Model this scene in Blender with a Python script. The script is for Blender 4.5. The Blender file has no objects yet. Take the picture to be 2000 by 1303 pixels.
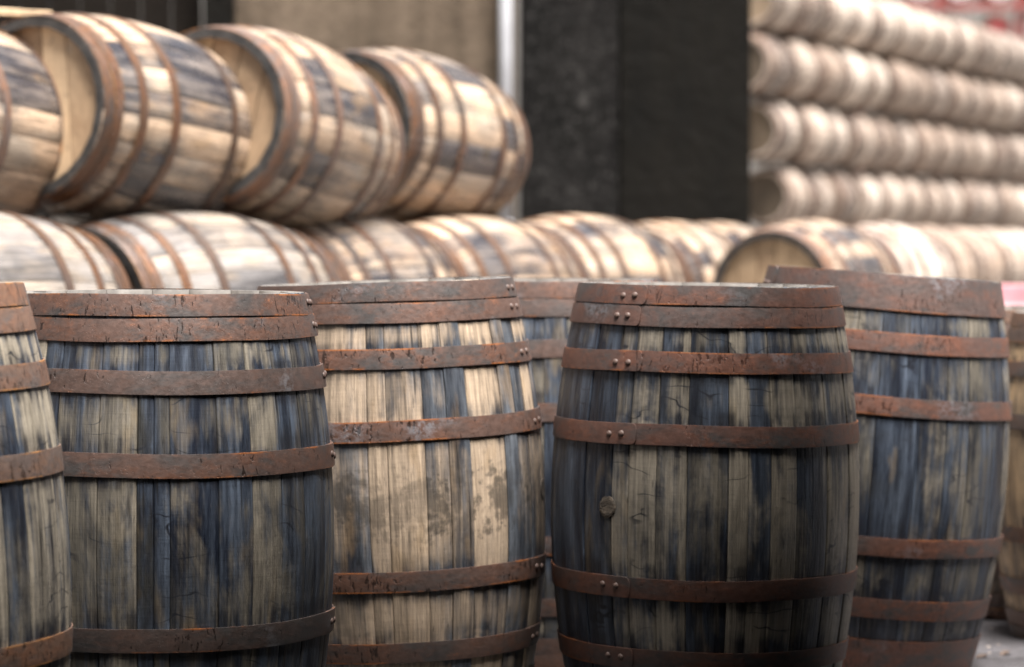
import bpy, bmesh, math, random
from mathutils import Vector, Matrix
R_ = math.radians
PI = math.pi
S = bpy.context.scene
COL = S.collection
random.seed(7)

# ------------------------------------------------------------------ camera, sky, sun, exposure
CAM_H, FPX, W, H_ = 1.0, 6000.0, 2000.0, 1303.0
HORIZON = 465.0
PITCH = math.atan((H_ / 2 - HORIZON) / FPX)
cam_d = bpy.data.cameras.new('camera')
cam = bpy.data.objects.new('camera', cam_d)
COL.objects.link(cam)
S.camera = cam
cam.location = (0, 0, CAM_H)
cam.rotation_euler = (PI / 2 - PITCH, 0, 0)
cam_d.sensor_width = 36
cam_d.lens = 36 * FPX / W
cam_d.clip_end = 500
cam_d.clip_start = 0.1
cam_d.dof.use_dof = True
cam_d.dof.focus_distance = 5.65
cam_d.dof.aperture_fstop = (cam_d.lens / 1000) / 0.034
cam_d.dof.aperture_blades = 9

world = bpy.data.worlds.new('World')
S.world = world
world.use_nodes = True
wn = world.node_tree
wn.nodes.clear()
SUN_EL, SUN_AZ = R_(73), R_(138)          # azimuth from +Y (view direction) towards +X (right)
sky = wn.nodes.new('ShaderNodeTexSky')
sky.sky_type = 'NISHITA'
sky.sun_disc = False
sky.sun_elevation = SUN_EL
sky.sun_rotation = SUN_AZ
sky.air_density = 1.0
sky.dust_density = 6.0
sky.ozone_density = 0.6
hs = wn.nodes.new('ShaderNodeHueSaturation')     # overcast: the blue of the sky is mostly greyed out
hs.inputs['Saturation'].default_value = 0.22
bg = wn.nodes.new('ShaderNodeBackground')
bg.inputs['Strength'].default_value = 0.045
wo = wn.nodes.new('ShaderNodeOutputWorld')
wn.links.new(sky.outputs[0], hs.inputs['Color'])
wn.links.new(hs.outputs[0], bg.inputs['Color'])
wn.links.new(bg.outputs[0], wo.inputs[0])

sun_d = bpy.data.lights.new('sun', 'SUN')
sun_d.energy = 5.0
sun_d.angle = R_(32)
sun_d.color = (1.0, 0.975, 0.95)
sun = bpy.data.objects.new('sun', sun_d)
COL.objects.link(sun)
sd = Vector((math.sin(SUN_AZ) * math.cos(SUN_EL), math.cos(SUN_AZ) * math.cos(SUN_EL), math.sin(SUN_EL)))
sun.rotation_euler = sd.to_track_quat('Z', 'Y').to_euler()
sun.location = sd * 30

S.view_settings.view_transform = 'Standard'
S.view_settings.look = 'None'
S.view_settings.exposure = 1.85
S.view_settings.gamma = 1.0
S.render.engine = 'CYCLES'
S.cycles.use_denoising = True
S.cycles.max_bounces = 6


def at(px, py, d):
    """pixel of the 2000 px photograph and a distance -> point of the place"""
    return Vector(((px - 1000) / FPX * d, d, CAM_H + (HORIZON - py) / FPX * d))


# ------------------------------------------------------------------ small helpers
def tag(o, label=None, cat=None, group=None, kind=None):
    if label: o['label'] = label
    if cat: o['category'] = cat
    if group: o['group'] = group
    if kind: o['kind'] = kind
    return o


def empty(name, label, cat, loc=(0, 0, 0), group=None):
    o = bpy.data.objects.new(name, None)
    o.empty_display_size = 0.1
    COL.objects.link(o)
    o.location = loc
    return tag(o, label, cat, group)


def link(name, me, parent=None, color=None):
    o = bpy.data.objects.new(name, me)
    COL.objects.link(o)
    if parent: o.parent = parent
    if color: o.color = color
    return o


def mesh(name, verts, faces, mats, smooth=None, midx=None):
    me = bpy.data.meshes.new(name)
    me.from_pydata(verts, [], faces)
    for m in (mats if isinstance(mats, (list, tuple)) else [mats]):
        me.materials.append(m)
    if smooth is not None:
        me.polygons.foreach_set('use_smooth', smooth if isinstance(smooth, list) else [smooth] * len(faces))
    if midx is not None:
        me.polygons.foreach_set('material_index', midx)
    me.update()
    return me


def box_mesh(name, sx, sy, sz, mat, bevel=0.0, z0=True, cuts=0, jit=0.0, seed=0):
    bm = bmesh.new()
    bmesh.ops.create_cube(bm, size=1)
    for v in bm.verts:
        v.co = Vector((v.co.x * sx, v.co.y * sy, (v.co.z + (0.5 if z0 else 0)) * sz))
    if cuts:
        bmesh.ops.subdivide_edges(bm, edges=bm.edges[:], cuts=cuts, use_grid_fill=True)
    if bevel:
        bmesh.ops.bevel(bm, geom=bm.edges[:] if not cuts else [e for e in bm.edges if e.calc_face_angle(0) > 0.5], offset=bevel, segments=2, affect='EDGES')
    if jit:
        rr = random.Random(seed)
        for v in bm.verts:
            v.co += Vector((rr.uniform(-jit, jit), rr.uniform(-jit, jit), rr.uniform(-jit, jit)))
    me = bpy.data.meshes.new(name)
    bm.to_mesh(me); bm.free()
    me.materials.append(mat)
    return me


# ------------------------------------------------------------------ material helpers
class NT:
    def __init__(s, name):
        s.m = bpy.data.materials.new(name)
        s.m.use_nodes = True
        s.t = s.m.node_tree
        s.t.nodes.clear()
        s.out = s.t.nodes.new('ShaderNodeOutputMaterial')
        s.b = s.t.nodes.new('ShaderNodeBsdfPrincipled')
        s.t.links.new(s.b.outputs[0], s.out.inputs[0])

    def put(s, inp, v):
        if hasattr(v, 'is_linked') or isinstance(v, bpy.types.NodeSocket):
            s.t.links.new(v, inp)
        else:
            inp.default_value = v

    def math(s, op, a, b=0.0, c=None, clamp=False):
        n = s.t.nodes.new('ShaderNodeMath'); n.operation = op; n.use_clamp = clamp
        s.put(n.inputs[0], a); s.put(n.inputs[1], b)
        if c is not None: s.put(n.inputs[2], c)
        return n.outputs[0]

    def add(s, a, b): return s.math('ADD', a, b)
    def mul(s, a, b): return s.math('MULTIPLY', a, b)

    def lin(s, v, k, o):                       # v*k+o
        return s.math('MULTIPLY_ADD', v, k, o)

    def smooth(s, v, lo, hi):
        n = s.t.nodes.new('ShaderNodeMapRange'); n.interpolation_type = 'SMOOTHSTEP'
        s.put(n.inputs[0], v); n.inputs[1].default_value = lo; n.inputs[2].default_value = hi
        return n.outputs[0]

    def xyz(s, x, y, z):
        n = s.t.nodes.new('ShaderNodeCombineXYZ')
        s.put(n.inputs[0], x); s.put(n.inputs[1], y); s.put(n.inputs[2], z)
        return n.outputs[0]

    def noise(s, vec, scale=1.0, detail=3.0, rough=0.55, dist=0.0):
        n = s.t.nodes.new('ShaderNodeTexNoise')
        s.put(n.inputs['Vector'], vec); n.inputs['Scale'].default_value = scale
        n.inputs['Detail'].default_value = detail; n.inputs['Roughness'].default_value = rough
        n.inputs['Distortion'].default_value = dist
        return n.outputs[0]

    def voro(s, vec, scale=1.0, rand=1.0, feature='F1'):
        n = s.t.nodes.new('ShaderNodeTexVoronoi'); n.feature = feature
        s.put(n.inputs['Vector'], vec); n.inputs['Scale'].default_value = scale
        n.inputs['Randomness'].default_value = rand
        return n.outputs['Distance']

    def white(s, vec):
        n = s.t.nodes.new('ShaderNodeTexWhiteNoise'); n.noise_dimensions = '3D'
        s.put(n.inputs['Vector'], vec)
        return n.outputs['Value']

    def mix(s, f, a, b, mode='MIX'):
        n = s.t.nodes.new('ShaderNodeMix'); n.data_type = 'RGBA'; n.blend_type = mode
        s.put(n.inputs[0], f)
        s.put(n.inputs[6], a if not isinstance(a, tuple) else (*a, 1))
        s.put(n.inputs[7], b if not isinstance(b, tuple) else (*b, 1))
        return n.outputs[2]

    def ramp(s, f, stops, interp='LINEAR'):
        n = s.t.nodes.new('ShaderNodeValToRGB'); r = n.color_ramp; r.interpolation = interp
        r.elements[0].position = stops[0][0]
        r.elements[1].position = stops[-1][0]
        cc = lambda c: (*c, 1) if isinstance(c, tuple) else (c, c, c, 1)
        r.elements[0].color = cc(stops[0][1]); r.elements[1].color = cc(stops[-1][1])
        for p, c in stops[1:-1]:
            e = r.elements.new(p); e.color = cc(c)
        s.put(n.inputs[0], f)
        return n.outputs[0]

    def bump(s, h, dist=0.002, strength=1.0):
        n = s.t.nodes.new('ShaderNodeBump')
        n.inputs['Strength'].default_value = strength; n.inputs['Distance'].default_value = dist
        s.put(n.inputs['Height'], h)
        s.t.links.new(n.outputs[0], s.b.inputs['Normal'])

    def coord(s, which='Object'):
        n = s.t.nodes.new('ShaderNodeTexCoord')
        return n.outputs[which]

    def sep(s, v):
        n = s.t.nodes.new('ShaderNodeSeparateXYZ'); s.put(n.inputs[0], v)
        return n.outputs

    def info(s):
        n = s.t.nodes.new('ShaderNodeObjectInfo')
        c = s.t.nodes.new('ShaderNodeSeparateColor')
        s.t.links.new(n.outputs['Color'], c.inputs[0])
        return c.outputs[0], c.outputs[1], c.outputs[2], n.outputs['Alpha']

    def fin(s, col, rough=0.6, metal=0.0, spec=0.5):
        s.put(s.b.inputs['Base Color'], col if not isinstance(col, tuple) else (*col, 1))
        s.put(s.b.inputs['Roughness'], rough)
        s.put(s.b.inputs['Metallic'], metal)
        s.b.inputs['Specular IOR Level'].default_value = spec
        return s.m


BH = 0.90                                     # barrel height
BR, ER = 0.320, 0.2655                        # belly and end radius
HOOPS = [(0.0, 0.0385), (0.041, 0.081), (0.132, 0.173), (0.276, 0.318)]
HOOPS_LYING = [(0.0, 0.034), (0.038, 0.070), (0.136, 0.168), (0.278, 0.312)]
HOOPS_WIDE = [(0.0, 0.080), (0.128, 0.172), (0.272, 0.314)]


def prof(z, h=BH):
    t = (z - h / 2) / (h / 2)
    return ER + (BR - ER) * (1 - t * t)


def cyl(n):
    """arc length round the barrel and height along it, in metres, from the barrel's own axes"""
    x, y, z = n.sep(n.coord())
    ang = n.math('ARCTAN2', x, n.mul(y, -1.0))
    return n.mul(ang, 0.3), z


def wood(name, dark, light, slate_lo, slate_hi, streak=1.0, blot=1.0, hoopst=0.35, baypatch=0.35, baythr=0.86,
         mould=False, cracks=0.0, rough=0.5, wet=0.15, grey=None, soot=0.55, runk=0.75):
    n = NT(name)
    tone, blue, seed, sid = n.info()
    u, z = cyl(n)
    sd_ = n.add(n.mul(seed, 57.0), n.mul(sid, 9.0))
    sb = n.mul(seed, 57.0)
    st = n.noise(n.xyz(n.mul(u, 70.0), n.mul(z, 2.2), sd_), detail=5, rough=0.65)
    st2 = n.noise(n.xyz(n.mul(u, 26.0), n.mul(z, 1.3), n.add(sd_, 5.0)), detail=3)
    bl = n.noise(n.xyz(n.mul(u, 13.0), n.mul(z, 7.0), n.add(sd_, 3.0)), detail=5, rough=0.62, dist=0.6)
    lo = n.noise(n.xyz(n.mul(u, 5.0), n.mul(z, 4.0), sb), detail=3)
    grain = n.noise(n.xyz(n.mul(u, 420.0), n.mul(z, 9.0), sd_), detail=3, rough=0.6)
    saw = n.noise(n.xyz(n.mul(u, 22.0), n.mul(z, 420.0), sd_), detail=2)
    pores = n.noise(n.xyz(n.mul(u, 260.0), n.mul(z, 40.0), n.add(sd_, 1.0)), detail=2)
    zf = n.math('DIVIDE', z, BH)
    # iron and tannin stains run from under the hoops
    stops, hs = [], []
    for a, b in ((0.081, 0.132), (0.173, 0.276), (0.318, BH - 0.318), (BH - 0.276, BH - 0.173), (BH - 0.132, BH - 0.081)):
        L = b - a
        hs += [(a / BH, 1.0), ((a + min(0.3 * L, 0.035)) / BH, 0.25), ((a + 0.5 * L) / BH, 0.0), ((b - min(0.25 * L, 0.025)) / BH, 0.25), (b / BH, 1.0)]
    hoop_st = n.ramp(zf, hs)
    bay = n.ramp(zf, [(0.0, 0.0), (0.07, 0.1), (0.17, 0.2), (0.33, 0.3), (0.67, 0.4), (0.83, 0.5), (0.93, 0.6)], 'CONSTANT')
    wh = n.white(n.xyz(n.math('ROUND', n.mul(sid, 200.0)), n.mul(bay, 10.0), n.math('ROUND', n.mul(seed, 300.0))))
    patch = n.mul(n.smooth(wh, baythr, baythr + 0.02), baypatch)
    fl = n.noise(n.xyz(n.mul(u, 8.0), n.mul(z, 3.2), n.add(sb, 60.0)), detail=6, rough=0.62, dist=0.9)
    bf = n.add(n.lin(blue, 0.72, 0.12), n.mul(n.lin(st, 1.0, -0.5), 1.3 * streak))
    bf = n.add(bf, n.mul(n.lin(fl, 1.0, -0.5), 1.7 * blot))
    bf = n.add(bf, n.mul(n.lin(st2, 1.0, -0.5), 1.0 * streak))
    bf = n.add(bf, n.mul(n.lin(bl, 1.0, -0.5), 1.0 * blot))
    bf = n.add(bf, n.mul(n.mul(hoop_st, n.smooth(bl, 0.32, 0.68)), hoopst * 1.6))
    bf = n.add(bf, patch)
    bfac = n.smooth(bf, 0.12, 0.88)
    tn = n.add(tone, n.lin(st2, 0.5, -0.25))
    tn = n.add(tn, n.lin(lo, 0.5, -0.25))
    tn = n.add(tn, n.lin(fl, -0.8, 0.4))
    base = n.mix(n.smooth(tn, 0.0, 1.0), dark, light)
    if grey:
        base = n.mix(n.smooth(n.noise(n.xyz(n.mul(u, 9.0), n.mul(z, 3.0), n.add(sd_, 8.0)), detail=4), 0.42, 0.62), base, grey)
    slate = n.mix(n.smooth(n.noise(n.xyz(n.mul(u, 30.0), n.mul(z, 3.0), n.add(sd_, 12.0)), detail=4, rough=0.65), 0.35, 0.72), slate_lo, slate_hi)
    col = n.mix(bfac, base, slate)
    ochre = n.smooth(n.noise(n.xyz(n.mul(u, 18.0), n.mul(z, 5.0), n.add(sd_, 21.0)), detail=3), 0.58, 0.72)
    col = n.mix(n.mul(ochre, 0.35), col, tuple(c * k for c, k in zip(light, (0.75, 0.62, 0.4))))
    # drips of black run down a few staves
    dr = n.noise(n.xyz(n.mul(u, 95.0), n.mul(z, 3.2), n.add(sd_, 31.0)), detail=3, rough=0.6)
    drm = n.mul(n.smooth(dr, 0.61, 0.70), n.smooth(lo, 0.40, 0.62))
    col = n.mix(n.mul(drm, 0.85), col, (0.012, 0.011, 0.011))
    runs = n.mul(n.mul(n.smooth(n.noise(n.xyz(n.mul(u, 60.0), n.mul(z, 1.2), n.add(sd_, 51.0)), detail=3), 0.48, 0.62), n.smooth(hoop_st, 0.02, 0.6)), runk)
    col = n.mix(runs, col, (0.014, 0.014, 0.018))
    # soot and damp grime in soft patches that cross the joints
    so = n.noise(n.xyz(n.mul(u, 4.5), n.mul(z, 5.0), n.add(sb, 91.0)), detail=7, rough=0.68, dist=0.5)
    som = n.mul(n.smooth(so, 0.50, 0.68), n.lin(st, 0.7, 0.35))
    col = n.mix(n.mul(som, soot), col, (0.018, 0.016, 0.014))
    if mould:
        per = n.lin(n.white(n.xyz(n.math('ROUND', n.mul(sid, 300.0)), 3.0, 1.0)), 0.55, 0.5)
        band = n.ramp(zf, [(0.0, 0.0), (0.36, 0.0), (0.43, 0.75), (0.50, 1.0), (0.56, 0.9), (0.62, 0.15), (0.66, 0.0)])
        m1 = n.noise(n.xyz(n.mul(u, 14.0), n.mul(z, 11.0), 3.3), detail=8, rough=0.74, dist=0.25)
        m2 = n.voro(n.xyz(n.mul(u, 60.0), n.mul(z, 60.0), 1.0))
        mm = n.smooth(n.add(n.lin(band, 0.30, -0.24), n.add(n.mul(m1, 1.0), n.lin(m2, -0.18, 0.08))), 0.45, 0.60)
        mm = n.mul(mm, n.smooth(band, 0.0, 0.2))
        sp = n.mul(n.smooth(n.voro(n.xyz(n.mul(u, 62.0), n.mul(z, 62.0), 9.0)), 0.30, 0.16), n.mul(band, n.smooth(m1, 0.40, 0.50)))
        col = n.mix(n.mul(n.mul(n.math('MAXIMUM', mm, sp), n.lin(grain, 0.6, 0.55)), n.mul(per, 0.85)), col, (0.035, 0.03, 0.025))
    if cracks:
        wv = n.noise(n.xyz(n.mul(u, 5.0), n.mul(z, 9.0), n.add(sb, 40.0)), detail=3)
        cz = n.math('FRACT', n.add(n.mul(z, 19.0), n.mul(wv, 5.0)))
        line = n.smooth(n.math('ABSOLUTE', n.lin(cz, 1.0, -0.5)), 0.055, 0.01)
        msk = n.smooth(n.noise(n.xyz(n.mul(u, 9.0), n.mul(z, 6.0), n.add(sb, 77.0)), detail=2), 0.50, 0.60)
        col = n.mix(n.mul(n.mul(line, msk), cracks), col, (0.012, 0.013, 0.018))
    gr2 = n.noise(n.xyz(n.mul(u, 170.0), n.mul(z, 5.5), n.add(sd_, 2.0)), detail=4, rough=0.7)
    g = n.mul(n.lin(grain, 0.7, 0.65), n.lin(n.smooth(gr2, 0.30, 0.70), 0.62, 0.66))
    fleck = n.smooth(n.noise(n.xyz(n.mul(u, 190.0), n.mul(z, 22.0), n.add(sd_, 14.0)), detail=2), 0.68, 0.74)
    g = n.mul(g, n.lin(fleck, -0.55, 1.0))
    g = n.mul(g, n.lin(n.smooth(saw, 0.35, 0.65), 0.09, 0.955))
    col = n.mix(1.0, col, n.xyz(g, g, g), 'MULTIPLY')
    rg = n.lin(n.smooth(lo, 0.35, 0.65), -wet, rough)
    h = n.add(n.add(n.mul(grain, 0.4), n.mul(gr2, 0.6)), n.add(n.mul(saw, 0.08), n.add(n.mul(st, 0.5), n.mul(pores, 0.35))))
    n.bump(h, 0.0045, 0.7)
    return n.fin(col, rg, 0.0, 0.5)


def rust(name, base, orange, dark, speck=1.0, rough=0.5, metal=0.25):
    n = NT(name)
    tone, blue, seed, sid = n.info()
    u, z = cyl(n)
    sd_ = n.add(n.mul(seed, 57.0), n.mul(sid, 23.0))
    a = n.noise(n.xyz(n.mul(u, 7.0), n.mul(z, 16.0), sd_), detail=6, rough=0.65, dist=0.5)
    b = n.noise(n.xyz(n.mul(u, 75.0), n.mul(z, 95.0), sd_), detail=6, rough=0.75)
    c = n.noise(n.xyz(n.mul(u, 4.5), n.mul(z, 7.0), n.add(sd_, 4.0)), detail=3)
    e = n.noise(n.xyz(n.mul(u, 22.0), n.mul(z, 40.0), n.add(sd_, 7.0)), detail=5, rough=0.7)
    lum = sum(base) / 3
    steel = (lum * 0.86, lum * 0.76, lum * 0.72)
    warm = (base[0] * 1.22, base[1] * 1.0, base[2] * 0.85)
    col = n.mix(n.smooth(a, 0.40, 0.66), base, steel)
    col = n.mix(n.mul(n.smooth(n.add(n.mul(e, 0.6), n.mul(c, 0.4)), 0.46, 0.60), 0.85), col, warm)
    col = n.mix(n.mul(n.smooth(n.add(n.mul(b, 0.55), n.mul(e, 0.45)), 0.58, 0.70), 0.36), col, orange)
    col = n.mix(n.mul(n.smooth(tone, 0.45, 1.0), n.mul(n.smooth(e, 0.35, 0.6), 0.75)), col, steel)
    k = n.lin(n.smooth(b, 0.25, 0.75), 0.5, 0.78)
    col = n.mix(1.0, col, n.xyz(k, k, k), 'MULTIPLY')
    # tear-shaped damp spots, thick in places and thin elsewhere
    v = n.noise(n.xyz(n.mul(u, 150.0), n.mul(z, 42.0), n.add(sd_, 9.0)), detail=3, rough=0.6, dist=0.5)
    dens = n.lin(n.smooth(c, 0.42, 0.66), -0.14, 0.685)
    vm = n.smooth(n.math('SUBTRACT', v, dens), 0.0, 0.04)
    col = n.mix(n.mul(vm, 0.85 * speck), col, dark)
    pit = n.smooth(n.voro(n.xyz(n.mul(u, 210.0), n.mul(z, 210.0), sd_)), 0.22, 0.08)
    pit = n.mul(pit, n.smooth(e, 0.46, 0.58))
    col = n.mix(n.mul(pit, 0.35), col, dark)
    # pale wiped scuffs
    sc = n.mul(n.smooth(n.noise(n.xyz(n.mul(u, 6.0), n.mul(z, 6.0), n.add(sd_, 15.0)), detail=2), 0.62, 0.74), n.smooth(b, 0.42, 0.58))
    col = n.mix(n.mul(sc, 0.5), col, (0.20, 0.21, 0.23))
    # raw orange rust in patches along the edges, kept in the mesh's own edge attribute
    at_ = n.t.nodes.new('ShaderNodeAttribute'); at_.attribute_name = 'edge'
    ed = n.mul(n.smooth(at_.outputs['Fac'], 0.1, 0.95), n.smooth(n.add(c, n.mul(e, 0.6)), 0.82, 0.98))
    col = n.mix(n.mul(ed, 0.9), col, orange)
    n.bump(n.add(n.mul(b, 0.4), n.add(n.mul(e, 0.35), n.mul(n.add(vm, pit), -0.4))), 0.0022, 0.7)
    rg = n.lin(b, 0.5, rough - 0.25)
    return n.fin(col, n.add(rg, n.mul(vm, -0.15)), metal, 0.5)


def simple(name, col, rough=0.7, metal=0.0, var=0.25, scale=8.0, bump=0.0, spec=0.5):
    n = NT(name)
    v = n.noise(n.coord(), scale, 5, 0.6)
    c2 = tuple(x * (1 - var) for x in col)
    c = n.mix(n.smooth(v, 0.3, 0.7), c2, tuple(min(1, x * (1 + var)) for x in col))
    if bump: n.bump(n.noise(n.coord(), scale * 4, 4), bump, 0.8)
    return n.fin(c, rough, metal, spec)


# ------------------------------------------------------------------ materials
M = {}
M['stained'] = wood('stained_oak', (0.026, 0.0245, 0.021), (0.315, 0.270, 0.208), (0.006, 0.0085, 0.0165), (0.080, 0.098, 0.128), streak=1.15, blot=1.15, cracks=0.9, rough=0.50)
M['mouldy'] = wood('spotted_oak', (0.060, 0.046, 0.032), (0.37, 0.280, 0.198), (0.012, 0.015, 0.022), (0.105, 0.115, 0.130), streak=0.8, blot=0.5, mould=True, rough=0.55, soot=0.45, runk=0.4)
M['pale'] = wood('pale_oak', (0.18, 0.105, 0.058), (0.50, 0.360, 0.250), (0.028, 0.027, 0.033), (0.17, 0.142, 0.125), streak=0.6, blot=0.55,
                 hoopst=0.15, baypatch=0.75, baythr=0.80, rough=0.40, wet=0.22, grey=(0.33, 0.265, 0.205), soot=0.45, runk=0.4)
M['greyed'] = wood('greyed_oak', (0.11, 0.088, 0.068), (0.29, 0.235, 0.185), (0.055, 0.050, 0.05), (0.17, 0.155, 0.148), streak=0.4, blot=0.6,
                   hoopst=0.1, baypatch=0.5, baythr=0.88, rough=0.52, wet=0.26, grey=(0.23, 0.205, 0.185), soot=0.45, runk=0.4)
M['faded'] = wood('faded_oak', (0.34, 0.25, 0.19), (0.82, 0.69, 0.58), (0.11, 0.085, 0.075), (0.32, 0.26, 0.22), streak=0.6, blot=0.7,
                  hoopst=0.1, baypatch=0.5, rough=0.36, wet=0.16, soot=0.15, runk=0.2)
M['fresh'] = wood('fresh_oak', (0.16, 0.10, 0.055), (0.58, 0.40, 0.23), (0.06, 0.05, 0.045), (0.25, 0.22, 0.18), streak=0.4, blot=0.6,
                  hoopst=0.1, baypatch=0.2, rough=0.5, soot=0.2)
M['rust'] = rust('rusty_hoop_iron', (0.098, 0.058, 0.045), (0.36, 0.115, 0.026), (0.022, 0.013, 0.010))
M['rust_red'] = rust('red_rusted_hoop_iron', (0.122, 0.062, 0.046), (0.30, 0.105, 0.036), (0.028, 0.014, 0.010), speck=0.7)
M['rust_tan'] = rust('tan_rusted_hoop_iron', (0.160, 0.092, 0.062), (0.42, 0.19, 0.06), (0.045, 0.026, 0.018))
M['rust_orange'] = rust('orange_rusted_hoop_iron', (0.105, 0.054, 0.030), (0.24, 0.11, 0.03), (0.050, 0.026, 0.014), speck=0.6, rough=0.42)
M['rust_far'] = rust('dull_rusted_hoop_iron', (0.12, 0.07, 0.05), (0.28, 0.16, 0.09), (0.06, 0.04, 0.03), speck=0.4)
M['chime'] = simple('charred_stave_end', (0.030, 0.027, 0.025), 0.6, var=0.5, scale=20)
M['chime_pale'] = simple('bare_stave_end', (0.11, 0.10, 0.09), 0.8, var=0.5, scale=14)
M['bung'] = simple('old_bung_wood', (0.070, 0.052, 0.036), 0.8, var=0.6, scale=70, bump=0.004)
M['rivet'] = simple('rivet_iron', (0.080, 0.048, 0.037), 0.62, 0.0, var=0.4, scale=60)


def head_wood(name, dark, light):
    n = NT(name)
    tone, blue, seed, sid = n.info()
    x, y, z = n.sep(n.coord())
    # grain runs along the boards: local direction is kept in an attribute-free way by using both axes
    vec = n.xyz(n.mul(x, 1.0), n.mul(y, 1.0), n.mul(sid, 30.0))
    a = n.noise(vec, 9.0, 5, 0.6)
    b = n.noise(vec, 34.0, 4, 0.65)
    g = n.noise(n.xyz(n.mul(x, 170.0), n.mul(y, 16.0), n.mul(sid, 30.0)), 1.0, 3)
    col = n.mix(n.smooth(n.add(tone, n.lin(a, 0.8, -0.4)), 0.0, 1.0), dark, light)
    col = n.mix(n.mul(n.smooth(b, 0.58, 0.72), 0.5), col, (0.10, 0.075, 0.05))
    col = n.mix(n.mul(n.smooth(a, 0.60, 0.75), 0.5), col, (0.22, 0.19, 0.16))
    k = n.lin(g, 0.6, 0.7)
    col = n.mix(1.0, col, n.xyz(k, k, k), 'MULTIPLY')
    n.bump(g, 0.001, 0.5)
    return n.fin(col, 0.6)


M['head'] = head_wood('cask_head_oak', (0.14, 0.078, 0.040), (0.50, 0.35, 0.215))
M['head_dark'] = head_wood('aged_cask_head_oak', (0.08, 0.058, 0.038), (0.30, 0.22, 0.145))

# ------------------------------------------------------------------ barrel geometry (local axis +Z from one end, base at z = 0)


def pt(r, a, z):                               # angle 0 faces -Y, grows towards +X
    return (r * math.sin(a), -r * math.cos(a), z)


def stave_mesh(a0, a1, proud, nz, h=BH, mats=None, gap=0.0004, recess=0.028):
    """one stave between two angles: bellied outer face with eased edges, sides, inner face, end grain"""
    w = (a1 - a0)
    g = gap / 0.3
    e = min(0.0025 / 0.3, w * 0.1)
    cols = [(a0 + g, -0.0011), (a0 + g + e, 0.0), ((a0 + a1) / 2, 0.0004), (a1 - g - e, 0.0), (a1 - g, -0.0011)]
    verts, faces, sm, mi = [], [], [], []
    for i in range(nz + 1):
        z = h * i / nz
        r = prof(z, h) + proud
        if i in (0, nz): r -= 0.002
        for a, d in cols: verts.append(pt(r + d, a, z))
        ri = prof(z, h) - 0.028
        verts.append(pt(ri, a0 + g, z)); verts.append(pt(ri, a1 - g, z))
    n = 7
    for i in range(nz):
        b, t = i * n, (i + 1) * n
        for k in range(4):
            faces.append((b + k, b + k + 1, t + k + 1, t + k)); sm.append(True); mi.append(0)
        faces.append((b + 5, b, t, t + 5)); sm.append(False); mi.append(0)
        faces.append((b + 4, b + 6, t + 6, t + 4)); sm.append(False); mi.append(0)
        faces.append((b + 6, b + 5, t + 5, t + 6)); sm.append(True); mi.append(1)
    faces.append((0, 5, 6, 4, 3, 2, 1)); sm.append(False); mi.append(1)
    t = nz * n
    faces.append((t, t + 1, t + 2, t + 3, t + 4, t + 6, t + 5)); sm.append(False); mi.append(1)
    return mesh('stave', verts, faces, mats, sm, mi)


def hoop_mesh(z0, z1, lap_at, mat, seg=72, h=BH, lap=0.30, th=0.0022, off=0.0004, wob=0.0012, seed=0, rough_end=True):
    """a flat iron band that runs once round and laps over its own start; the top end is proud and has cut corners"""
    rr = random.Random(seed)
    ph = [rr.uniform(0, 6.28) for _ in range(4)]
    total = 2 * PI + lap
    verts, faces, edge = [], [], []
    cols = [i / seg * total for i in range(seg + 1)]
    if rough_end:
        cols = cols[:-1] + [total - 0.030, total - 0.014, total - 0.005, total]
    for a in cols:
        s = a - (2 * PI - 0.10)
        lift = 0.0 if s < 0 else min(1.0, s / 0.10) * (th + 0.0006)
        cut = 0.0
        if rough_end:
            d = total - a
            if d < 0.031: cut = (1 - math.sqrt(max(0, 1 - (1 - d / 0.031) ** 2))) * 0.012
        w = wob * (math.sin(2 * a + ph[0]) + 0.6 * math.sin(5 * a + ph[1]))
        dent = 0.0009 * math.sin(7 * a + ph[2]) * math.sin(3 * a + ph[3])
        zz0, zz1 = z0 + w + cut, z1 + w - cut
        zm = (zz0 + zz1) / 2
        A = lap_at - lap + a
        for z, r, ed in ((zz0, 0.0, 1), (zz0, th, 1), (zz0 + 0.0045, th + 0.0003, 0), (zz1 - 0.0045, th + 0.0003, 0), (zz1, th, 1), (zz1, 0.0, 1)):
            zc = min(max(z, 0.0), h)
            rad = prof(zc, h) + off + r + lift + dent
            # the band is a straight cone between its edges
            lo, hi = prof(max(zz0, 0), h), prof(min(zz1, h), h)
            rad = lo + (hi - lo) * (z - zz0) / max(1e-6, zz1 - zz0) + off + 0.0012 + r + lift + dent
            verts.append(pt(rad, A, z)); edge.append(ed)
    n = 6
    for i in range(len(cols) - 1):
        b, t = i * n, (i + 1) * n
        for k in range(n):
            k2 = (k + 1) % n
            faces.append((b + k, t + k, t + k2, b + k2))
    faces.append(tuple(range(n)))
    faces.append(tuple(reversed(range(len(verts) - n, len(verts)))))
    sm = [True] * len(faces)
    me = mesh('hoop', verts, [tuple(reversed(f)) for f in faces], mat, sm)
    at_ = me.attributes.new('edge', 'FLOAT', 'POINT')
    at_.data.foreach_set('value', [float(x) for x in edge])
    me.set_sharp_from_angle(angle=R_(40))
    return me


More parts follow.
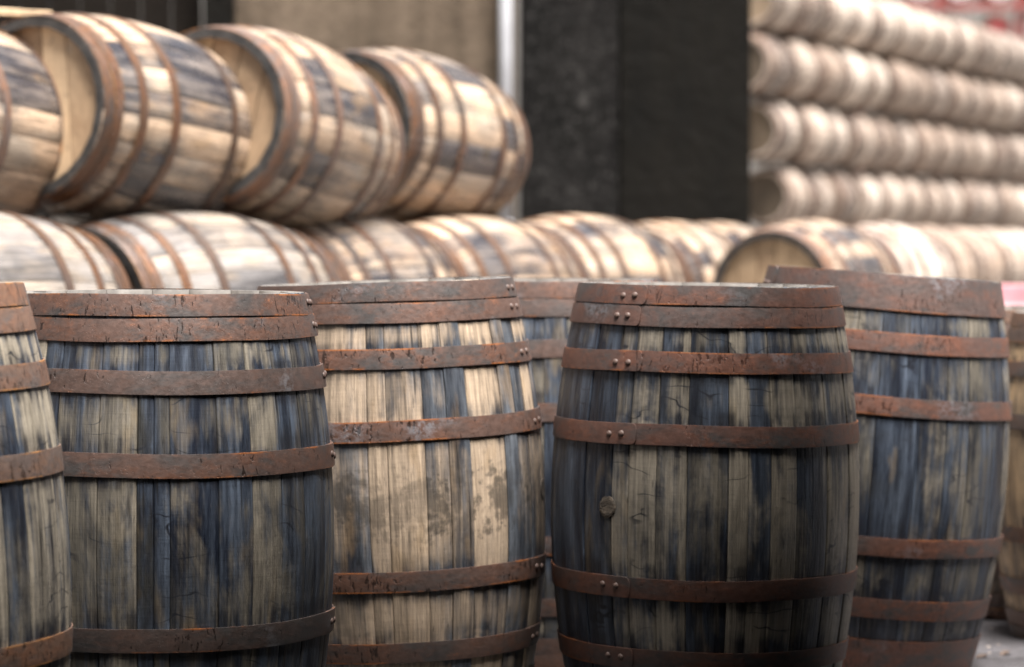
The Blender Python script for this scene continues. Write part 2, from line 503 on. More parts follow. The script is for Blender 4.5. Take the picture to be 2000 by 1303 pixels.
def rivet_mesh(mat):
    verts, faces = [], []
    rings = [(1.0, 0.0), (0.92, 0.45), (0.6, 0.85), (0.0, 1.0)]
    nseg = 10
    for r, hgt in rings[:-1]:
        for k in range(nseg):
            a = 2 * PI * k / nseg
            verts.append((0.0068 * r * math.cos(a), -0.0042 * hgt, 0.0068 * r * math.sin(a)))
    verts.append((0, -0.0042, 0))
    for i in range(2):
        for k in range(nseg):
            faces.append((i * nseg + k, i * nseg + (k + 1) % nseg, (i + 1) * nseg + (k + 1) % nseg, (i + 1) * nseg + k))
    for k in range(nseg):
        faces.append((2 * nseg + k, 2 * nseg + (k + 1) % nseg, 3 * nseg))
    return mesh('rivet', verts, faces, mat, True)


RIVET = rivet_mesh(M['rivet'])


def disc_board(c0, c1, r, z, th, ang, mat, facing):
    """one board of a cask head: a slice of a disc between two chords; grain along local Y of the mesh"""
    verts, faces = [], []
    n = 7
    g = 0.0022
    c0, c1 = c0 + g, c1 - g
    c0 = max(c0, -r + 1e-4); c1 = min(c1, r - 1e-4)
    xs = [c0 + (c1 - c0) * i / (n - 1) for i in range(n)]
    poly = [(x, math.sqrt(max(0, r * r - x * x))) for x in xs] + [(x, -math.sqrt(max(0, r * r - x * x))) for x in reversed(xs)]
    for zz in (z, z + th * facing):
        for x, y in poly:
            verts.append((x, y, zz))
    m = len(poly)
    faces.append(tuple(range(m))); faces.append(tuple(reversed(range(m, 2 * m))))
    for k in range(m):
        faces.append((k, k + m, (k + 1) % m + m, (k + 1) % m))
    return mesh('head_board', verts, faces, mat, False)


def add_head(root, z, facing, rr, mat, boards=True, ang=None, seed=0.5):
    """the flat end of the cask, let into the staves a little below their ends"""
    r = prof(z) - 0.0255
    if not boards:
        verts = [pt(r, 2 * PI * k / 36, z) for k in range(36)] + [pt(r, 2 * PI * k / 36, z + 0.02 * facing) for k in range(36)]
        faces = [tuple(range(36)), tuple(reversed(range(36, 72)))] + [(k, k + 36, (k + 1) % 36 + 36, (k + 1) % 36) for k in range(36)]
        return link('head', mesh('head', verts, faces, mat, False), root, (rr.uniform(0.3, 0.7), 0, seed, rr.random()))
    cuts = [-r]
    while cuts[-1] < r - 0.07:
        cuts.append(cuts[-1] + rr.uniform(0.075, 0.125))
    cuts[-1] = r
    rot = rr.uniform(0, PI) if ang is None else ang
    for a, b in zip(cuts[:-1], cuts[1:]):
        o = link('head_board', disc_board(a, b, r, z + rr.uniform(-0.0015, 0.0015), 0.02, rot, mat, facing), root,
                 (rr.uniform(0.2, 0.9), 0, seed, rr.random()))
        o.rotation_euler = (0, 0, rot)


def hoop_list(hoops, h=BH):
    return [(a, b) for a, b in hoops] + [(h - b, h - a) for a, b in hoops]


def barrel(root, seed, woodm, hoopm, tones, hoops=HOOPS, lap=None, n_rand=(0.075, 0.125), nz=16, seg=72, chime='chime', rivets=True,
           near_boards=False, headm='head', tone_rng=((0.2, 0.7), (0.1, 0.7)), head_recess=0.024, head_ang=None, bung=None, blue_bias=0.0):
    """tones: list of (angle0, angle1, tone, blue) for staves read off the photograph; the rest of the round gets staves of random width"""
    rr = random.Random(seed)
    sd_ = rr.random()
    mats = [M[woodm], M[chime]]
    st = sorted(tones)
    a = st[-1][1] if st else -PI
    end = st[0][0] + 2 * PI if st else PI
    rest = []
    while a < end - 1e-6:
        w = rr.uniform(*n_rand) / 0.32
        b = a + w
        if end - b < 0.2: b = end
        tn = rr.uniform(*tone_rng[0]); bl = rr.uniform(*tone_rng[1])
        if rr.random() < 0.16: bl = min(1, bl + 0.45)
        rest.append((a, b, tn, bl))
        a = b
    for a0, a1, tn, bl in st + rest:
        me = stave_mesh(a0, a1, rr.uniform(-0.0012, 0.0014), nz, mats=mats)
        link('stave', me, root, (tn, bl, sd_, rr.random()))
    lp = rr.uniform(0, 6.28) if lap is None else lap
    for k, (z0, z1) in enumerate(hoop_list(hoops)):
        l_at = lp + rr.uniform(-0.04, 0.04)
        tone = rr.random()
        hp = link('hoop', hoop_mesh(z0, z1, l_at, M[hoopm], seg, seed=seed * 31 + k, rough_end=seg > 60), root, (tone, 0, sd_, rr.random()))
        if rivets:
            zm = (z0 + z1) / 2
            for q in (0.10, 0.20):
                A = l_at - q + rr.uniform(-0.008, 0.008)
                z = zm + rr.uniform(-0.003, 0.003)
                o = link('rivet', RIVET, hp)
                rad = (prof(max(z0, 0)) + prof(min(z1, BH))) / 2 + 0.0016 + 0.0022 * 2 + 0.0006
                slope = math.atan2(prof(z1) - prof(z0), z1 - z0)
                o.matrix_local = Matrix.Translation(pt(rad, A, z)) @ Matrix.Rotation(A, 4, 'Z') @ Matrix.Rotation(slope, 4, 'X')
    add_head(root, head_recess, 1, rr, M[headm], near_boards, head_ang if head_ang is not None else 0.1 + rr.uniform(-.25, .25), sd_)
    add_head(root, BH - head_recess, -1, rr, M[headm], False, None, sd_)
    if bung is not None:
        A, z, rb = bung
        nseg, verts, faces = 14, [], []
        for r, d in ((1.0, -0.02), (1.0, 0.0005), (0.8, 0.0015), (0.0, 0.001)):
            for k in range(nseg if r > 0 else 1):
                t = 2 * PI * k / nseg
                verts.append((rb * r * math.cos(t) * rr.uniform(0.94, 1.06), -d, rb * r * math.sin(t) * rr.uniform(0.94, 1.06)))
        for i in range(2):
            for k in range(nseg):
                faces.append((i * nseg + k, i * nseg + (k + 1) % nseg, (i + 1) * nseg + (k + 1) % nseg, (i + 1) * nseg + k))
        for k in range(nseg): faces.append((2 * nseg + k, 2 * nseg + (k + 1) % nseg, 3 * nseg))
        o = link('bung', mesh('bung', verts, faces, M['bung'], False), root, (0.0, 0, sd_, rr.random()))
        o.matrix_local = Matrix.Translation(pt(prof(z), A, z)) @ Matrix.Rotation(A, 4, 'Z')
    return root


def arc(px, cx, rpx):
    return math.asin(max(-0.985, min(0.985, (px - cx) / rpx)))


def tone_table(cx, rpx, rows):
    """pixel edges of the staves one can see in the photograph -> angles round the barrel"""
    out = []
    for x0, x1, t, b in rows:
        out.append((arc(x0, cx, rpx), arc(x1, cx, rpx), t, b))
    return out


# ------------------------------------------------------------------ ground, platform, walls
def ground_mat(name, lo, hi, rough):
    n = NT(name)
    c = n.coord()
    a = n.noise(c, 1.3, 6, 0.62)
    b = n.noise(c, 24.0, 6, 0.7)
    v = n.voro(c, 90.0)
    col = n.mix(n.smooth(n.add(n.mul(a, 0.6), n.mul(b, 0.4)), 0.36, 0.62), lo, hi)
    col = n.mix(n.mul(n.smooth(v, 0.22, 0.08), n.smooth(b, 0.5, 0.62)), col, tuple(x * 1.8 for x in hi))
    n.bump(n.add(b, n.mul(v, 0.4)), 0.01, 0.7)
    return n.fin(col, n.lin(a, 0.5, rough - 0.25), 0, 0.5)


M['ground'] = ground_mat('dark_wet_tarmac', (0.012, 0.011, 0.011), (0.030, 0.028, 0.027), 0.6)
M['apron'] = ground_mat('pale_worn_concrete', (0.036, 0.033, 0.034), (0.090, 0.083, 0.087), 0.5)
M['plinth'] = ground_mat('damp_concrete', (0.060, 0.050, 0.042), (0.14, 0.125, 0.11), 0.65)

g = mesh('ground', [(-150, -60, 0), (150, -60, 0), (150, 300, 0), (-150, 300, 0)], [(0, 1, 2, 3)], M['ground'])
tag(link('ground', g), kind='structure')

ap = mesh('pavement', [(0.70, 6.55, 0.004), (9, 5.2, 0.004), (18, 13.5, 0.004), (0.62, 9.2, 0.004)], [(0, 1, 2, 3)], M['apron'])
tag(link('pavement', ap), kind='structure')

# raised loading platform that the lying barrels are stacked on (two levels of it)


def prism(name, poly, z0, z1, mat, bev=0.012):
    bm = bmesh.new()
    vs = [bm.verts.new((x, y, z0)) for x, y in poly]
    f = bm.faces.new(vs)
    if f.normal.z > 0: f.normal_flip()
    r = bmesh.ops.extrude_face_region(bm, geom=[f])
    for v in r['geom']:
        if isinstance(v, bmesh.types.BMVert): v.co.z = z1
    bmesh.ops.recalc_face_normals(bm, faces=bm.faces[:])
    if bev: bmesh.ops.bevel(bm, geom=bm.edges[:], offset=bev, segments=2, affect='EDGES')
    me = bpy.data.meshes.new(name); bm.to_mesh(me); bm.free()
    me.materials.append(mat)
    return me


PLAT = 0.438
tag(link('loading_platform', prism('loading_platform', [(-8, 7.3), (-1.7, 7.3), (1.35, 8.75), (18, 12.4), (40, 72), (-8, 72)], -0.05, PLAT, M['plinth'])), kind='structure')

# ---- buildings behind


def wall_mat(name, lo, hi, speck, rough=0.85, sc=1.0, amt=0.6):
    n = NT(name)
    c = n.coord()
    a = n.noise(c, 1.1 * sc, 5, 0.6)
    b = n.noise(c, 7.0 * sc, 6, 0.68)
    k = n.noise(c, 38.0 * sc, 4, 0.7)
    x, y, z = n.sep(c)
    run = n.noise(n.xyz(n.mul(x, 6.0), y, n.mul(z, 0.5)), 1.0, 4)
    col = n.mix(n.smooth(n.add(n.mul(a, 0.5), n.mul(run, 0.5)), 0.36, 0.64), lo, hi)
    col = n.mix(n.mul(n.smooth(k, 0.52, 0.68), amt), col, speck)
    col = n.mix(n.mul(n.smooth(b, 0.60, 0.70), amt), col, speck)
    n.bump(n.add(b, n.mul(k, 0.6)), 0.02, 0.8)
    return n.fin(col, rough, 0, 0.12)


M['harl'] = wall_mat('tan_harled_wall', (0.070, 0.052, 0.036), (0.17, 0.128, 0.092), (0.04, 0.031, 0.024), amt=0.6)
M['pier'] = wall_mat('blackened_harling', (0.003, 0.0027, 0.0025), (0.012, 0.0108, 0.0098), (0.065, 0.061, 0.057), amt=0.7)
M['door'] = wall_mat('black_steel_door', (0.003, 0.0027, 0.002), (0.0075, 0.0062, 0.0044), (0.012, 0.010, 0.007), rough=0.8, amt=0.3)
M['door_brown'] = wall_mat('dark_brown_timber_door', (0.008, 0.0062, 0.0048), (0.017, 0.013, 0.010), (0.03, 0.022, 0.016), amt=0.4)
M['pipe'] = simple('white_painted_pipe', (0.34, 0.34, 0.355), 0.6, var=0.08)
M['farwall'] = wall_mat('grey_far_wall', (0.16, 0.15, 0.14), (0.30, 0.28, 0.26), (0.12, 0.11, 0.10), sc=0.4)


def block(name, x0, x1, y0, y1, z0, z1, mat, label, cat, parent=None, bev=0.01):
    me = box_mesh(name, x1 - x0, y1 - y0, z1 - z0, mat, bev)
    o = link(name, me, parent)
    o.location = ((x0 + x1) / 2, (y0 + y1) / 2, z0)
    if label: tag(o, label, cat)
    return o


WY = 16.0
block('harled_wall', -1.44, 0.018, WY, WY + 0.5, PLAT - 0.003, 3.3, M['harl'], 'rough tan rendered wall between the dark doorway and the white pipe', 'wall')
dd = empty('shed_door', 'dark brown shed door at the left end of the tan wall', 'door', (-3.0, WY + 0.2, PLAT + 0.002))
for k in range(17):
    w = 0.16
    b_ = link('plank', box_mesh('plank', w - 0.006, 0.04, 2.5, M['door_brown'], 0.004), dd)
    b_.location = (-1.35 + k * w + w / 2, 0.0, 0.0)
f_ = link('door_frame', box_mesh('door_frame', 0.16, 0.34, 2.5, M['door']), dd); f_.location = (1.475, -0.02, 0)
f2 = link('lintel', box_mesh('lintel', 3.1, 0.34, 0.36, M['door']), dd); f2.location = (0.0, -0.02, 2.502)
block('dark_pier', 0.052, 0.555, WY - 0.02, WY + 9.0, PLAT - 0.003, 3.3, M['pier'], 'blackened rough pier with pale specks to the right of the white pipe', 'wall')
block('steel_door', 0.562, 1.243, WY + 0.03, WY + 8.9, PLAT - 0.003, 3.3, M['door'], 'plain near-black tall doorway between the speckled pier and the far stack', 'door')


def lathe(name, rz, mat, seg=20, smooth=True, cap=True):
    verts, faces = [], []
    for r, z in rz:
        for k in range(seg):
            a = 2 * PI * k / seg
            verts.append((r * math.cos(a), r * math.sin(a), z))
    for i in range(len(rz) - 1):
        for k in range(seg):
            faces.append((i * seg + k, i * seg + (k + 1) % seg, (i + 1) * seg + (k + 1) % seg, (i + 1) * seg + k))
    sm = [smooth] * len(faces)
    if cap:
        faces.append(tuple(reversed(range(seg)))); faces.append(tuple(range((len(rz) - 1) * seg, len(rz) * seg)))
        sm += [False, False]
    return mesh(name, verts, faces, mat, sm)


dp = empty('drainpipe', 'white painted drainpipe running down the edge of the tan wall', 'pipe', (-0.033, WY - 0.06, PLAT + 0.002))
link('pipe_run', lathe('pipe_run', [(0.033, 0), (0.033, 2.85)], M['pipe']), dp)
for z in (0.6, 2.3):
    br = link('bracket', lathe('bracket', [(0.037, 0), (0.037, 0.05)], M['pipe']), dp); br.location = (0, 0, z)

# ------------------------------------------------------------------ standing barrels in front


def standing(label, s, top_px, lean, seed, woodm, hoopm, rows, row_cx=None, row_r=None, scale=1.0, yaw=0.0, **kw):
    d = FPX / s
    tilt = R_(lean)
    root = empty('barrel', label, 'barrel', group='barrels standing upright in the yard')
    topx = (top_px - 1000) / FPX * d
    root.location = (topx - BH * scale * math.sin(tilt), d, ER * scale * abs(math.sin(tilt)))
    root.rotation_euler = (0, tilt, 0)
    root.scale = (scale,) * 3
    barrel(root, seed, woodm, hoopm, tone_table(row_cx, row_r, rows) if rows else [], chime=kw.pop('chime', 'chime_pale'), **kw)
    return root


standing('upright barrel with tan hoops and pale streaked staves, left of the blue-black barrel', 1173, -273, -3.0, 11, 'stained', 'rust_tan',
         [(-60, -10, .9, .0), (-10, 36, 1.0, -.1), (36, 70, .6, .62), (70, 96, 1.1, -.05), (96, 112, 1.0, .1)], -256, 372, lap=2.6, tone_rng=((.5, .9), (.05, .5)))
standing('dark blue-black stained upright barrel with two brown top hoops, in front of the other barrels', 1062, 313, 0.2, 12, 'stained', 'rust',
         [(10, 70, .5, .35), (70, 118, .66, .15), (118, 155, .15, .95), (155, 236, .46, .26), (236, 307, .44, .33), (307, 337, .05, .75), (337, 365, .4, .45),
          (365, 448, .34, .74), (448, 505, .42, .38), (505, 553, .52, .15), (553, 590, .42, .42), (590, 620, .3, .72), (620, 628, .4, .5)],
         312, 319, lap=1.66, tone_rng=((.3, .6), (.3, .7)))
standing('upright barrel with the palest cream staves and a grey mould-spotted belly', 926, 753, -2.0, 13, 'mouldy', 'rust',
         [(560, 627, .85, .08), (627, 731, .88, .02), (731, 767, 1.0, -.1), (767, 835, 1.0, -.1), (835, 878, .85, .25), (878, 917, .75, .48), (917, 980, 1.0, 0),
          (980, 1004, .7, .5), (1004, 1024, .5, .7), (1024, 1040, .95, .05)], 763, 285, lap=1.42, tone_rng=((.6, .9), (.05, .4)),
         bung=(1.40, 0.455, 0.024))
standing('upright barrel with riveted red hoops in the middle and a bung in its dark belly', 940, 1383, 0.8, 14, 'stained', 'rust_red',
         [(1100, 1150, .25, .95), (1150, 1197, .3, .88), (1197, 1226, .7, .35), (1226, 1275, .85, .2), (1275, 1330, .8, .26), (1330, 1404, .45, .62), (1404, 1440, .85, .22),
          (1440, 1482, .85, .25), (1482, 1530, .75, .34), (1530, 1590, .7, .4), (1590, 1636, .75, .36), (1636, 1662, 1.1, -.1)], 1380, 287,
         lap=-0.53, tone_rng=((.3, .6), (.3, .7)), bung=(-0.717, 0.455, 0.021))
standing('upright barrel leaning to the right with one wide hoop at its top', 838, 1727, 4.2, 15, 'stained', 'rust_red',
         [(1480, 1560, .4, .5), (1560, 1640, .4, .5), (1640, 1688, .42, .48), (1688, 1764, .2, .95), (1764, 1820, .42, .62), (1820, 1866, .42, .6), (1866, 1918, .36, .45), (1918, 1944, .2, .92),
          (1944, 1962, .6, .3)], 1714, 256, hoops=HOOPS_WIDE, lap=-1.22, tone_rng=((.3, .6), (.3, .7)))
standing('shaded blue-grey barrel behind the gap between the mould-spotted barrel and the red-hooped one', 820, 1062, 0.0, 16, 'stained', 'rust',
         [(960, 1040, .5, .45), (1040, 1060, .5, .4), (1060, 1105, .25, .95), (1105, 1140, .4, .7), (1140, 1180, .5, .5)], 1062, 250, tone_rng=((.3, .6), (.4, .8)))
standing('light fresh-oak upright barrel with pinkish hoops, cut off beside the leaning barrel', 780, 2170, 0.0, 17, 'fresh', 'rust_tan', None, scale=0.905, tone_rng=((.5, .9), (0, .1)))
standing('reddish brown upright barrel, a mere sliver behind the leaning barrel and the fresh-oak one', 731, 2005, 0.0, 18, 'fresh', 'rust_tan', None, scale=0.905, tone_rng=((.05, .5), (0, .3)))

# ------------------------------------------------------------------ barrels lying in the stack behind
UP = Vector((0, 0, 1))


def lie(root, near, yaw, tilt=0.0, spin=0.0):
    """local +Z from the near end into the distance; local -Y is up"""
    dz = Vector((math.sin(yaw) * math.cos(tilt), math.cos(yaw) * math.cos(tilt), math.sin(tilt)))
    y = -(UP - dz * UP.dot(dz)).normalized()
    x = y.cross(dz)
    m = Matrix((x, y, dz)).transposed().to_4x4()
    root.matrix_world = Matrix.Translation(near) @ m @ Matrix.Rotation(spin, 4, 'Z')


def lying(label, px, py, a, yaw, tilt, seed, woodm='pale', hoopm='rust_orange', zaxis=None, group='barrels lying in the two-tier stack', tones=(), **kw):
    d = FPX * ER / a
    p = at(px, py, d)
    if zaxis is not None: p.z = zaxis
    root = empty('barrel', label, 'barrel', group=group)
    lie(root, p, R_(yaw), R_(tilt), kw.pop('spin', 0.0))
    kw.setdefault('near_boards', True)
    kw.setdefault('rivets', False)
    kw.setdefault('hoops', HOOPS_LYING)
    barrel(root, seed, woodm, hoopm, list(tones), nz=10, seg=56, tone_rng=kw.pop('tone_rng', ((.45, .95), (0, .16))), **kw)
    return root


UA = 1.375
lying('barrel in the upper tier cut off behind the tan-hooped barrel, only its right end showing', -290, 200, 190, 22, -5.0, 21, 'pale', 'rust_tan', 1.35)
lying('largest upper-tier barrel, patched dark blue between its two orange middle hoops', 57, 203, 180, 28, -5.5, 22, 'pale', 'rust_orange', UA,
      tones=[(.25, .55, .8, .1), (.55, .8, .75, .2), (.8, 1.1, .55, .55), (1.1, 1.35, .8, .1), (1.35, 1.6, .45, .6), (1.6, 1.9, .8, .05), (1.9, 2.2, .5, .35)])
lying('upper-tier barrel second from the dark pier, with a broad orange-tan head', 403, 225, 170, 21.5, -5.5, 23, 'pale', 'rust_tan', UA)
lying('upper-tier barrel nearest the dark pier, rivets and a bung on its side', 671, 258, 150, 27, -3.5, 24, 'pale', 'rust_orange', UA, lap=1.95, rivets=True,
      bung=(1.72, 0.47, 0.022))
LA = PLAT + BR + 0.003
lying('grey lower-tier barrel with a wet white hoop, above the tan-hooped barrel', -339, 625, 198.6, 35, 0, 31, 'greyed', 'rust_orange', LA)
lying('widest grey lower-tier barrel with wet white patches, above the blue-black barrel', 153, 612, 181, 35, 0, 32, 'greyed', 'rust_orange', LA)
lying('lower-tier barrel with a black rim, above the left end of the cream barrel', 523, 610, 165, 24.4, 0, 33, 'pale', 'rust_orange', LA)
lying('lower-tier barrel with red hoop patches behind the right end of the cream barrel', 768, 600, 151, 31, 0, 34, 'pale', 'rust_orange', LA)
lying('golden lower-tier barrel in front of the dark pier', 1010, 588, 139, 30, 0, 35, 'pale', 'rust_orange', LA + 0.012)
lying('small golden lower-tier barrel in front of the near-black doorway', 1230, 575, 117, 23.5, 0, 36, 'pale', 'rust_orange', LA)
lying('last small lower-tier barrel, just left of the round tan head', 1332, 560, 106, 25, 0, 37, 'pale', 'rust_orange', LA)
lying('barrel showing its whole round tan head, behind the red-hooped upright barrel', 1505, 555, 123, 26, 0, 38, 'pale', 'rust_tan', LA,
      group='barrels lying along the low row')

# ---- the far stack: rows of barrels end to end, five high
FAR_BODY = None


def far_body():
    verts, faces, mi = [], [], []
    seg, nz = 26, 10
    for i in range(nz + 1):
        z = BH * i / nz
        for k in range(seg): verts.append(pt(prof(z), 2 * PI * k / seg, z))
    for i in range(nz):
        for k in range(seg):
            faces.append((i * seg + k, i * seg + (k + 1) % seg, (i + 1) * seg + (k + 1) % seg, (i + 1) * seg + k))
    o = len(verts)
    for zi, zz in ((0, 0.0), (nz, BH)):
        dz = 0.035 if zi == 0 else -0.035
        r = ER - 0.027
        for k in range(seg): verts.append(pt(r, 2 * PI * k / seg, zz))
        for k in range(seg): verts.append(pt(r - 0.001, 2 * PI * k / seg, zz + dz))
    for e, zi in ((0, 0), (1, nz)):
        b = o + e * 2 * seg
        for k in range(seg):
            k2 = (k + 1) % seg
            f1 = (zi * seg + k, zi * seg + k2, b + k2, b + k)
            f2 = (b + k, b + k2, b + seg + k2, b + seg + k)
            faces += [f1, f2] if e else [tuple(reversed(f1)), tuple(reversed(f2))]
    return mesh('barrel_body', verts, faces, M['faded'], False)


FAR_BODY = far_body()
FAR_HOOPS = [hoop_mesh(z0, z1, 2.0 + k, M['rust_far'], 30, seed=900 + k, rough_end=False) for k, (z0, z1) in enumerate(hoop_list(HOOPS))]
_hv = [pt(ER - 0.0275, 2 * PI * k / 26, 0.035) for k in range(26)] + [pt(ER - 0.0275, 2 * PI * k / 26, 0.053) for k in range(26)]
_hf = [tuple(range(26)), tuple(reversed(range(26, 52)))] + [(k, k + 26, (k + 1) % 26 + 26, (k + 1) % 26) for k in range(26)]
FAR_HEAD = mesh('head', _hv, _hf, M['head_dark'], False)
_hv2 = [(x, y, BH - z) for x, y, z in _hv]
FAR_HEAD2 = mesh('head', _hv2, [tuple(reversed(f)) for f in _hf], M['head_dark'], False)


def far_barrel(label, p, yaw, tilt, rr, group, head=None, name='barrel'):
    root = empty(name, label, 'barrel', group=group)
    lie(root, p, yaw, tilt, rr.uniform(0, 6.28))
    sd_, sid = rr.random(), rr.random()
    bl = rr.uniform(0, .3) if rr.random() < .8 else rr.uniform(.4, .7)
    link('barrel_body', FAR_BODY, root, (rr.uniform(.1, 1.0), bl, sd_, sid))
    for h in FAR_HOOPS: link('hoop', h, root, (rr.random(), 0, sd_, rr.random()))
    link('head', head or FAR_HEAD, root, (rr.random(), 0, sd_, sid))
    link('head', FAR_HEAD2, root, (rr.random(), 0, sd_, sid))
    return root


ORD = ['first', 'second', 'third', 'fourth', 'fifth', 'sixth', 'seventh', 'eighth', 'ninth', 'tenth', 'eleventh', 'twelfth', 'thirteenth', 'fourteenth', 'fifteenth', 'sixteenth', 'seventeenth', 'eighteenth', 'nineteenth', 'twentieth']
rr = random.Random(5)
DIR = R_(22)
dvec = Vector((math.sin(DIR), math.cos(DIR), 0))
base = Vector((2.47, 30.6, 0))
ROWN = ['bottom', 'second', 'third', 'fourth', 'topmost']
STEP, RISE = 0.94, 0.648
starts = [0.3, 0.05, -0.28, -0.62, -0.4]
for r in range(5):
    zc = PLAT + BR + 0.004 + r * RISE
    k = 0
    while True:
        p = base + dvec * (starts[r] + k * STEP + rr.uniform(-0.03, 0.03))
        p = p + Vector((rr.uniform(-0.02, 0.02), rr.uniform(-0.03, 0.03), 0))
        if 1000 + FPX * p.x / p.y > 2040: break
        p.z = zc
        far_barrel('%s barrel from the black doorway in the %s row of the far stack' % (ORD[k], ROWN[r]), p, DIR + rr.uniform(-0.05, 0.05), rr.uniform(-0.012, 0.012), rr,
                   'barrels lying in the far stack')
        k += 1
    if r:
        L = 14.0
        rail = link('timber_rail', box_mesh('timber_rail', 0.09, L, RISE - 2 * BR - 0.006, simple('rail_wood', (0.20, 0.16, 0.12), 0.8)))
        mid = base + dvec * (L / 2 - 1.0)
        rail.location = (mid.x, mid.y, zc - BR - (RISE - 2 * BR - 0.004))
        rail.rotation_euler = (0, 0, -DIR)
        tag(rail, 'timber rail under the %s row of the far stack' % ROWN[r], 'rail', 'timber rails between the far rows')

# middle distance: pale barrels of the low row to the right of the round tan head
rr = random.Random(9)
for k, (px, d, yaw) in enumerate(((1655, 15.6, 29), (1745, 18.6, 27), (1830, 21.8, 25), (1893, 24.6, 25), (1950, 27.4, 25))):
    p = at(px, 0, d); p.z = PLAT + BR + 0.003
    far_barrel('pale barrel in the low row, %s one right of the round tan head' % ORD[k], p, R_(yaw), 0, rr, 'barrels lying along the low row')

# ---- red and pale painted things at the right: a stack of pink boards, and a red rack with white cask heads far behind
M['pink'] = simple('faded_pink_paint', (0.62, 0.30, 0.33), 0.5, var=0.3, scale=5)
M['pinkpale'] = simple('washed_pink_paint', (0.80, 0.62, 0.64), 0.45, var=0.12, scale=5)
M['redsteel'] = simple('red_painted_steel', (0.30, 0.075, 0.065), 0.5, var=0.2, scale=4)
M['whitehead'] = simple('white_painted_cask_head', (0.74, 0.71, 0.72), 0.5, var=0.1)
M['redhead'] = simple('red_painted_cask_head', (0.45, 0.10, 0.10), 0.5, var=0.2)
ps = empty('board_stack', 'stack of pink and whitish painted boards beyond the leaning barrel', 'boards', (2.75, 12.9, PLAT + 0.002))
ps.rotation_euler = (0, 0, R_(-8))
rb = random.Random(3)
zz = 0.0
for k in range(10):
    th = rb.uniform(0.030, 0.042)
    b_ = link('board', box_mesh('board', 1.5 + rb.uniform(-0.06, 0.06), 0.30, th - 0.002, M['pinkpale'] if rb.random() < 0.45 else M['pink'], 0.003), ps)
    b_.location = (rb.uniform(-0.03, 0.03), rb.uniform(-0.02, 0.02), zz)
    zz += th

RY = 62.0
rk = empty('cask_rack', 'red steel rack holding white-headed casks above the far stack', 'rack', (10.2, RY, PLAT + 0.002))
for k in range(5):
    o = link('post', box_mesh('post', 0.12, 0.12, 6.6, M['redsteel'], 0.01), rk); o.location = (-3.2 + 1.6 * k, 0, 0)
for z in (3.55, 4.35, 5.15, 5.95):
    o = link('beam', box_mesh('beam', 6.6, 0.07, 0.13, M['redsteel'], 0.01), rk); o.location = (0, -0.10, z)
    o = link('shelf', box_mesh('shelf', 6.6, 0.9, 0.03, M['redsteel']), rk); o.location = (0, 0.50, z + 0.10)
FH = {}
for nm in ('whitehead', 'redhead'):
    FH[nm] = mesh('head', _hv, _hf, M[nm], False)
n_ = 0
for lv, z in ((0, 4.48), (1, 5.28)):
    for k in range(8):
        x = 10.2 - 2.8 + k * 0.8
        hd = 'redhead' if (k * 3 + lv) % 4 == 1 else 'whitehead'
        far_barrel('%s-headed cask, %s from the left on the %s shelf of the red rack' % ('red' if hd == 'redhead' else 'white', ORD[k], ('lower', 'upper')[lv]),
                   Vector((x, RY + 0.05, PLAT + z - 0.0 + BR + 0.004)), R_(rr.uniform(-4, 4)), 0, rr, 'casks on the red rack', FH[hd])
block('far_warehouse', -10, 40, 71.0, 71.6, PLAT - 0.003, 12, M['farwall'], 'grey wall of the warehouse beyond the red rack', 'wall')

# ---- small timber bits on the stack
M['newwood'] = simple('raw_split_wood', (0.50, 0.36, 0.22), 0.7, var=0.25, scale=20)
o = link('batten', box_mesh('batten', 0.62, 0.034, 0.018, M['newwood'], 0.003, cuts=3, jit=0.002, seed=2))
o.location = (-1.66, 9.02, UA + 0.286); o.rotation_euler = (0, R_(2.0), R_(12))
tag(o, 'thin pale batten lying on top of the largest upper-tier barrel', 'wood')
for (px, py, d, sx, lab) in ((648, 424, 10.0, 0.10, 'pale wooden wedge on the lower-tier barrel with the black rim'), (998, 452, 11.5, 0.06, 'pale wooden wedge on the golden lower-tier barrel')):
    o = link('wedge', box_mesh('wedge', sx, 0.06, 0.034, M['newwood'], 0.003, cuts=2, jit=0.003, seed=int(px)))
    o.location = at(px, py, d); o.rotation_euler = (0, R_(5), R_(20))
    tag(o, lab, 'wedge')

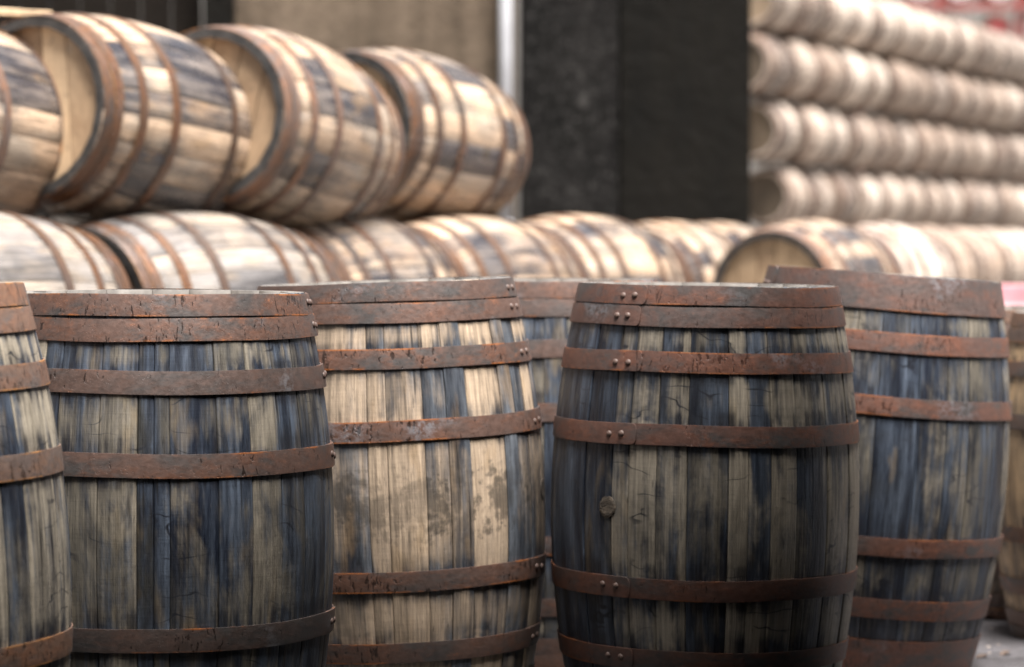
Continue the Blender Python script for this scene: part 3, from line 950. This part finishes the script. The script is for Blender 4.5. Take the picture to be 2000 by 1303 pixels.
# ---- leaves and chips on the yard
M['leaf'] = simple('dead_leaf', (0.05, 0.03, 0.02), 0.6)
M['chip'] = simple('pale_wood_chip', (0.42, 0.33, 0.26), 0.7)
rl = random.Random(12)
for k, (px, py) in enumerate(((1936, 1216), (1968, 1285), (1921, 1290))):
    d = FPX / (py - HORIZON)
    v, f = [], []
    n = 7
    for i in range(n):
        t = i / (n - 1); w = 0.011 * math.sin(PI * min(1, t * 1.02)) + 0.0008
        for s_ in (-1, 0, 1): v.append((t * 0.05 - 0.025, s_ * w, 0.002 + 0.006 * abs(s_) * math.sin(3 * t) + 0.004 * math.sin(4 * t + k)))
    for i in range(n - 1):
        for j in range(2): f.append((i * 3 + j, i * 3 + j + 1, i * 3 + j + 4, i * 3 + j + 3))
    o = link('fallen_leaf', mesh('fallen_leaf', v, f, M['leaf'], True))
    o.location = ((px - 1000) / FPX * d, d, 0.004); o.rotation_euler = (0, 0, rl.uniform(0, 6))
    tag(o, ['dark curled leaf on the concrete between the leaning barrel and the fresh-oak one', 'dark leaf on the concrete near the bottom corner of the yard', 'dark leaf on the concrete close to the foot of the leaning barrel'][k], 'leaf')
cv, cf = [], []
for k in range(60):
    x, y = rl.uniform(0.95, 1.7), rl.uniform(6.7, 8.3)
    r = rl.uniform(0.003, 0.009); a = rl.uniform(0, 3)
    b0 = len(cv)
    for q in range(4): cv.append((x + r * math.cos(a + q * PI / 2) * (1.6 if q % 2 else 0.7), y + r * math.sin(a + q * PI / 2) * (1.6 if q % 2 else 0.7), 0.001))
    cv.append((x, y, 0.006))
    for q in range(4): cf.append((b0 + q, b0 + (q + 1) % 4, b0 + 4))
tag(link('gravel', mesh('gravel', cv, cf, M['chip'], False)), kind='stuff')

# ---- unseen roof and walls, added only to shade the fronts of the standing barrels
M['shed'] = simple('dark_light_blocker', (0.05, 0.045, 0.04), 0.8)  # dark surface shared by the added light blockers
o = link('light_blocker_roof', prism('light_blocker_roof', [(2.6, -9), (2.6, 7.0), (0.85, 6.12), (0.4, 5.58), (0.02, 5.58), (-0.12, 5.04), (-0.55, 4.53), (-0.92, 3.8), (-1.4, 3.8), (-4.4, 3.8), (-4.4, -9)], 1.60, 1.75, M['shed']))  # added roof, edge stepped to set the shade on each barrel front
tag(o, 'low unseen roof added to shade the barrel fronts', 'roof')
block('light_blocker_wall', -2.4, -2.25, -8.79, 5.4, 0.002, 1.598, M['shed'], 'unseen left-hand wall added to block light', 'wall')  # added wall, out of view, keeps sky light from the left off the barrels
block('light_blocker_back_wall', -2.4, 2.6, -9, -8.8, 0.002, 1.598, M['shed'], 'unseen back wall added to block light', 'wall')  # added wall, out of view, closes the back against sky light
block('light_blocker_side_wall', 2.4, 2.6, -8.79, 6.3, 0.002, 1.598, M['shed'], 'unseen right-hand wall added to block light', 'wall')  # added wall, out of view, cuts low light from the right
